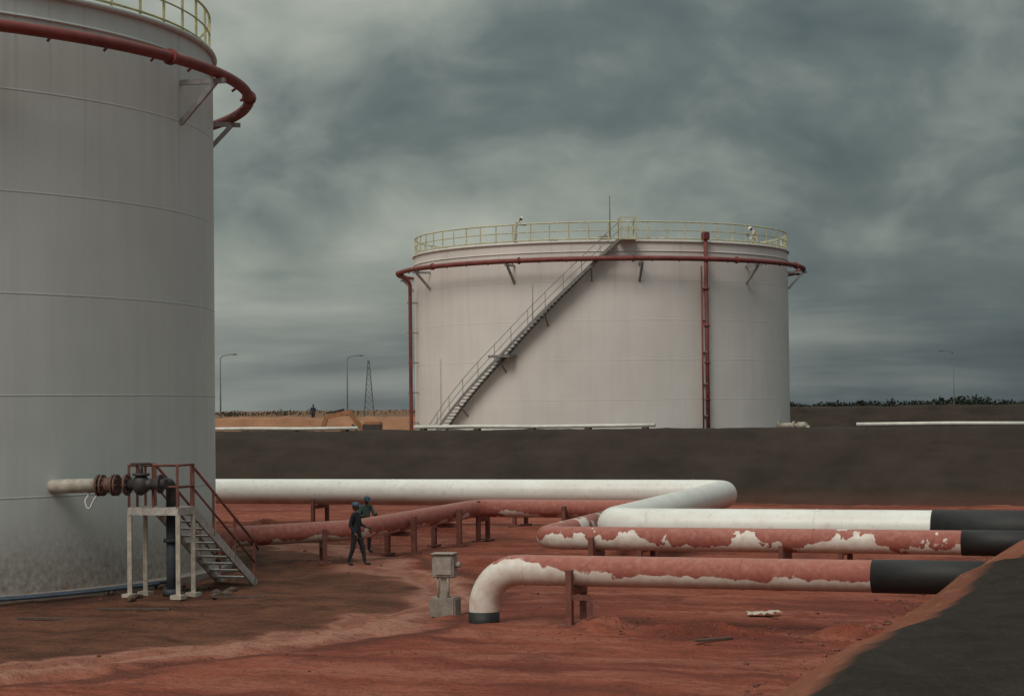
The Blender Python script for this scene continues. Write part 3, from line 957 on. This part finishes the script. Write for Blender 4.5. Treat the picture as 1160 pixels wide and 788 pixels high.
J4 = dict(pelvis=(0, 0, .42), spine=(.06, 0, .60), chest=(.14, 0, .77), neck=(.22, 0, .90), skull=(.27, 0, .96),
          shL=(.16, .17, .84), elL=(.28, .22, .62), wrL=(.48, .14, .60), shR=(.16, -.17, .84), elR=(.3, -.22, .63), wrR=(.5, -.14, .62),
          hipL=(.02, .10, .40), knL=(.38, .16, .50), anL=(.18, .14, .09), toL=(.36, .16, .05),
          hipR=(.02, -.10, .40), knR=(.34, -.16, .42), anR=(.02, -.14, .12), toR=(.18, -.16, .05), look=(1, 0, -.3))
q = C2 + pol(TR - 0.6, R(54), H + 0.05)
person(q, R(200), J4, M_cream, M_cream, M_helW)
person((-17.9, 182.3, 3.05), R(-100), J1, M_navy, M_navy2, M_helB)

# ------------------------------------------------------------------ excavator beyond the berm
e = empty('excavator', (-9.6, 150, 0.0), R(175))
P = Part()
for s_ in (-1, 1):
    pts = [(-1.7, 1.05 * s_, .45), (-1.5, 1.05 * s_, .12), (1.5, 1.05 * s_, .12), (1.7, 1.05 * s_, .45), (1.4, 1.05 * s_, .82), (-1.4, 1.05 * s_, .82)]
    for a_, b_ in zip(pts, pts[1:] + pts[:1]): P.beam(a_, b_, .45, .12)
    for k in range(5): P.tube([(-1.2 + .6 * k, .9 * s_, .45), (-1.2 + .6 * k, 1.2 * s_, .45)], .26, 12)
P.obj('tracks', M_dark, e)
P = Part()
P.box((-.2, 0, 1.55), (3.3, 2.4, .9), 0, .1)
P.box((-1.3, 0, 2.2), (1.2, 2.2, .6), 0, .12)
P.box((.6, .7, 2.65), (1.3, .9, 1.5), 0, .1)
P.beam((.9, -.2, 1.9), (2.5, -.2, 4.1), .34, .36)
P.beam((2.4, -.2, 4.15), (4.3, -.2, 3.7), .3, .32)
P.beam((4.2, -.2, 3.85), (5.0, -.2, 1.5), .28, .3)
P.box((4.9, -.2, 1.2), (.9, .9, .7), 0, .12)
P.obj('body_and_boom', M_orange, e)
P = Part()
P.tube([(1.2, -.2, 1.6), (2.3, -.2, 3.2)], .09, 8)
P.tube([(2.9, -.2, 4.3), (4.2, -.2, 4.05)], .08, 8)
P.box((.65, .7, 2.85), (1.34, .95, .75), 0, .04)
P.obj('rams_and_glass', M_dark, e)

# ------------------------------------------------------------------ lamps, lattice tower
def lamp(x, y, h, side=1, k=1.0):
    e = empty('street_lamp', (x, y, 0))
    P = Part()
    P.tube([(0, 0, 0), (0, 0, h * .5), (0, 0, h - .3)], [.10 * k, .08 * k, .055 * k], 8)
    P.tube([(0, 0, h - .35), (side * .25, 0, h - .08), (side * .9, 0, h + .05), (side * 1.3, 0, h + .08)], .04, 6)
    P.obj('pole', M_lamp, e)
    P = Part()
    P.ball((side * 1.45, 0, h + .06), (.32, .13, .08), 2)
    P.obj('lantern', M_lamp, e)
lamp(-29.9, 208, 10.0, 1)
lamp(-17.4, 214, 9.9, 1)
lamp(50.2, 231, 10.2, -1, 0.7)
e = empty('lattice_tower', (-64.0, 905, 0))
P = Part()
hT = 26
def tw(z): return 2.0 * (1 - z / hT) + .3
for k in range(10):
    z0, z1 = hT * k / 10, hT * (k + 1) / 10
    w0, w1 = tw(z0), tw(z1)
    cs = [(-1, -1), (1, -1), (1, 1), (-1, 1)]
    for i in range(4):
        c0, c1 = cs[i], cs[(i + 1) % 4]
        P.beam((c0[0] * w0, c0[1] * w0, z0), (c0[0] * w1, c0[1] * w1, z1), .28, .28)
        P.beam((c0[0] * w0, c0[1] * w0, z0), (c1[0] * w1, c1[1] * w1, z1), .16, .16)
        P.beam((c0[0] * w1, c0[1] * w1, z1), (c1[0] * w1, c1[1] * w1, z1), .16, .16)
P.obj('lattice', M_lamp, e)

# ------------------------------------------------------------------ distant trees
def leaf_fn(g, bs):
    co = g.n('ShaderNodeTexCoord').outputs['Object']
    n1 = g.noise(co, 0.25, 3)
    g.put(bs.inputs['Base Color'], g.mix(g.mr(n1, .35, .65), (0.018, 0.024, 0.019), (0.038, 0.042, 0.032)))
    bs.inputs['Roughness'].default_value = 1.0
    bs.inputs['Specular IOR Level'].default_value = 0.0
M_leaf = newmat('distant_foliage', leaf_fn)
P = Part()
rnd = random.Random(5)
def leafclump(x, y, w, h, n_):
    P.tube([(x, y, 0), (x, y, h * .6)], [.25, .1], 5)
    for k in range(n_):
        u = rnd.uniform(0, 2 * math.pi); v = rnd.uniform(-1, 1); r_ = rnd.uniform(.4, 1)
        c = Vector((x + w * r_ * math.cos(u) * math.sqrt(1 - v * v), y + w * r_ * math.sin(u), h * .5 + h * .5 * v * r_))
        s_ = rnd.uniform(.3, .8)
        d1 = Vector((rnd.uniform(-1, 1), rnd.uniform(-1, 1), rnd.uniform(-1, 1))).normalized() * s_
        d2 = d1.cross(Vector((rnd.uniform(-1, 1), rnd.uniform(-1, 1), rnd.uniform(-1, 1)))).normalized() * s_
        P.add([c - d1, c - d2 * .7, c + d1, c + d2 * .7], [(0, 1, 2, 3)])
for k in range(150):
    x = rnd.uniform(80, 215); y = rnd.uniform(760, 840)
    leafclump(x, y, rnd.uniform(3, 6), 4.6 + 3.6 * max(0, noise.noise((x * .06, 3, 1))) + rnd.uniform(0, 1.2), 60)
for k in range(330):
    y = rnd.uniform(1400, 1600); x = rnd.uniform(-450, 450)
    leafclump(x, y, rnd.uniform(8, 16), rnd.uniform(3.6, 5.0), 26)
P.obj('distant_treeline', M_leaf)

# ------------------------------------------------------------------ rubble, mounds, debris
P = Part()
rnd = random.Random(11)
def rock(x, y, s_):
    P.ball((x, y, gh(x, y) + s_ * .1), (s_ * rnd.uniform(.7, 1.3), s_ * rnd.uniform(.7, 1.3), s_ * rnd.uniform(.4, .7)), 1, 0.25)
for k in range(380):
    p = W(rnd.uniform(-30, -7), rnd.uniform(30, 84))
    if (p - C1).length < TR + 1: continue
    rock(p.x, p.y, rnd.choice([.02, .025, .03, .04, .06]))
for k in range(110):
    p = W(rnd.uniform(-13, -6.5), bA + rnd.gauss(0, .9)); rock(p.x, p.y, rnd.uniform(.02, .06))
for k in range(260):
    p = W(-6.9 + rnd.gauss(0, .4), rnd.uniform(28, 70)); rock(p.x, p.y, rnd.uniform(.02, .08))
P.obj('rubble', M_rock)

P = Part()
def mound(x, y, rx, ry, h, rot=0.0):
    n_ = 22
    vs = []
    for j in range(n_ + 1):
        for i in range(n_ + 1):
            u = i / n_ * 2 - 1; v = j / n_ * 2 - 1
            d = min(1, math.hypot(u, v))
            z = h * (0.5 + 0.5 * math.cos(math.pi * d)) * (1 + .6 * noise.noise((x + u * 3, y + v * 3, 1))) + .22 * h * (1 - d) * noise.noise((u * 7 + x, v * 7, 2)) - .06 - .1 * (d >= 1)
            vs.append((x + u * rx * math.cos(rot) - v * ry * math.sin(rot), y + u * rx * math.sin(rot) + v * ry * math.cos(rot), z))
    P.add(vs, [(j * (n_ + 1) + i, j * (n_ + 1) + i + 1, (j + 1) * (n_ + 1) + i + 1, (j + 1) * (n_ + 1) + i) for j in range(n_) for i in range(n_)], True)
mound(-4.3, 66.5, 1.6, 1.4, .9)
mound(-2.7, 70.0, 1.5, 1.2, .5)
mound(-8.6, 70.0, 2.0, 1.4, .55)
mound(1.7, 39.6, 1.0, .9, .3)
mound(3.6, 38.2, 2.6, .5, .24, BA)
mound(6.3, 37.6, 1.5, .5, .26, BA)
mound(-7.0, 53.0, 1.0, .8, .22)
mound(5.8, 50.7, 2.4, 1.0, .22)
mound(10.0, 49.0, 2.4, 1.0, .3)
mound(-.9, 56.0, 1.3, .9, .2)
mound(3.0, 60.0, 2.5, 1.0, .25)
mound(-1.2, 41.4, .9, .5, .15)
P.obj('soil_mounds', M_ground)

P = Part()
for (x, y, l, rz_) in ((-8.2, 43.9, 1.6, -.15), (-6.3, 46.4, 1.3, -.2), (-8.0, 48.9, .7, .6), (3.6, 37.0, .8, .5), (-9.5, 42.2, 1.8, -.3)):
    P.box((x, y, gh(x, y) + .035), (l, .1, .04), rz_)
for k in range(22):
    x = -8.0 + rnd.gauss(0, 1.0); y = 48.2 + rnd.gauss(0, 1.2)
    P.ball((x, y, .05), (.13, .1, .08), 1, .3)
P.obj('timber_offcuts', M_wood)
P = Part()
for (cx, cy, sx) in ((5.0, 41.6, .32), (5.3, 41.8, .2)):
    n_ = 9; vs = []
    for j in range(n_):
        for i in range(n_):
            u = i / (n_ - 1) - .5; v = j / (n_ - 1) - .5
            vs.append((cx + u * sx * 1.6 + .05 * noise.noise((i, j, 1)), cy + v * sx + .05 * noise.noise((i, j, 5)), .04 + .12 * abs(noise.noise((i * .6 + cx, j * .6, 9)))))
    P.add(vs, [(j * n_ + i, j * n_ + i + 1, (j + 1) * n_ + i + 1, (j + 1) * n_ + i) for j in range(n_ - 1) for i in range(n_ - 1)])
P.obj('discarded_sack', M_rag)

# ------------------------------------------------------------------ sky / light
w = bpy.data.worlds.new("World"); S.world = w; w.use_nodes = True
try:
    w.cycles.sampling_method = 'MANUAL'; w.cycles.sample_map_resolution = 256
except Exception: pass
nt = w.node_tree; nt.nodes.clear(); g = G(nt)
out = g.n('ShaderNodeOutputWorld')
bg = g.n('ShaderNodeBackground', {'Strength': 0.1})
nt.links.new(bg.outputs[0], out.inputs[0])
sky = g.n('ShaderNodeTexSky', sky_type='NISHITA')
sky.sun_disc = False
sky.sun_elevation = R(50); sky.sun_rotation = R(-155)
sky.air_density = 1.5; sky.dust_density = 4
d = g.n('ShaderNodeTexCoord').outputs['Generated']
x, y, z = g.sep(d)
zz = g.m('MAXIMUM', z, 0.0)
pv = g.n('ShaderNodeCombineXYZ', {0: x, 1: y, 2: g.m('MULTIPLY', zz, 1.7)}).outputs[0]
n1 = g.noise(g.vm('ADD', pv, (0.37, 0.1, 0.2)), 5.5, 4, 0.5, 0.3)
n2 = g.noise(g.vm('ADD', pv, (3.1, 1.7, 0.4)), 15.0, 4, 0.58, 0.3)
nn = g.m('ADD', g.m('MULTIPLY', n1, 0.72), g.m('MULTIPLY', n2, 0.28))
nn = g.m('ADD', g.m('MULTIPLY', g.m('SUBTRACT', nn, 0.5), 1.45), 0.5)
# layered stratus low over the horizon
pl = g.n('ShaderNodeCombineXYZ', {0: g.m('MULTIPLY', x, 5.0), 1: g.m('MULTIPLY', y, 1.0), 2: g.m('MULTIPLY', zz, 42.0)}).outputs[0]
n3 = g.noise(pl, 1.0, 4, 0.5, 0.2)
lowm = g.mr(z, 0.10, 0.03, 0.0, 0.7, True)
nn = g.m('ADD', nn, g.m('MULTIPLY', lowm, g.m('SUBTRACT', g.m('ADD', g.m('MULTIPLY', g.m('SUBTRACT', n3, 0.5), 1.1), 0.5), nn)))
side_ = g.mr(x, -0.16, 0.22, 0.13, -0.13)
cl = g.m('ADD', nn, side_)
cr = g.n('ShaderNodeValToRGB', {0: cl})
el = cr.color_ramp.elements
el[0].position = 0.22; el[0].color = (0.070, 0.096, 0.106, 1)
el[1].position = 0.80; el[1].color = (0.44, 0.47, 0.42, 1)
k_ = el.new(0.40); k_.color = (0.130, 0.163, 0.168, 1)
k_ = el.new(0.58); k_.color = (0.27, 0.305, 0.285, 1)
c = cr.outputs[0]
hb = g.mr(z, 0.0, 0.085, 0.72, 1.0, True)
c = g.vm('MULTIPLY', c, g.n('ShaderNodeCombineXYZ', {0: g.m('MULTIPLY', hb, 0.97), 1: hb, 2: g.m('ADD', g.m('MULTIPLY', hb, 0.85), 0.15)}).outputs[0])
up = g.mr(z, 0.18, 0.9, 1.0, 3.3, True)
c = g.vm('MULTIPLY', c, g.n('ShaderNodeCombineXYZ', {0: g.m('MULTIPLY', up, 10.4), 1: g.m('MULTIPLY', up, 10.0), 2: g.m('MULTIPLY', up, 9.6)}).outputs[0])
c = g.mix(0.05, c, sky.outputs[0])
g.put(bg.inputs['Color'], c)

sl = bpy.data.lights.new('sun', 'SUN')
sl.energy = 1.3; sl.angle = R(26); sl.color = (1.0, 0.94, 0.86)
so = bpy.data.objects.new('sun', sl)
S.collection.objects.link(so)
dirv = Vector((-0.33, -0.72, 0.95)).normalized()
so.rotation_euler = dirv.to_track_quat('Z', 'Y').to_euler()

# ------------------------------------------------------------------ camera
cam = bpy.data.cameras.new('camera')
cam.sensor_width = 36; cam.lens = 71.4
cam.clip_end = 20000; cam.clip_start = 0.1
co = bpy.data.objects.new('camera', cam)
S.collection.objects.link(co)
co.matrix_world = Matrix.Translation((0, 0, 4.3)) @ Matrix.Rotation(R(90 + 1.68), 4, 'X') @ Matrix.Rotation(R(-0.63), 4, 'Z')
S.camera = co
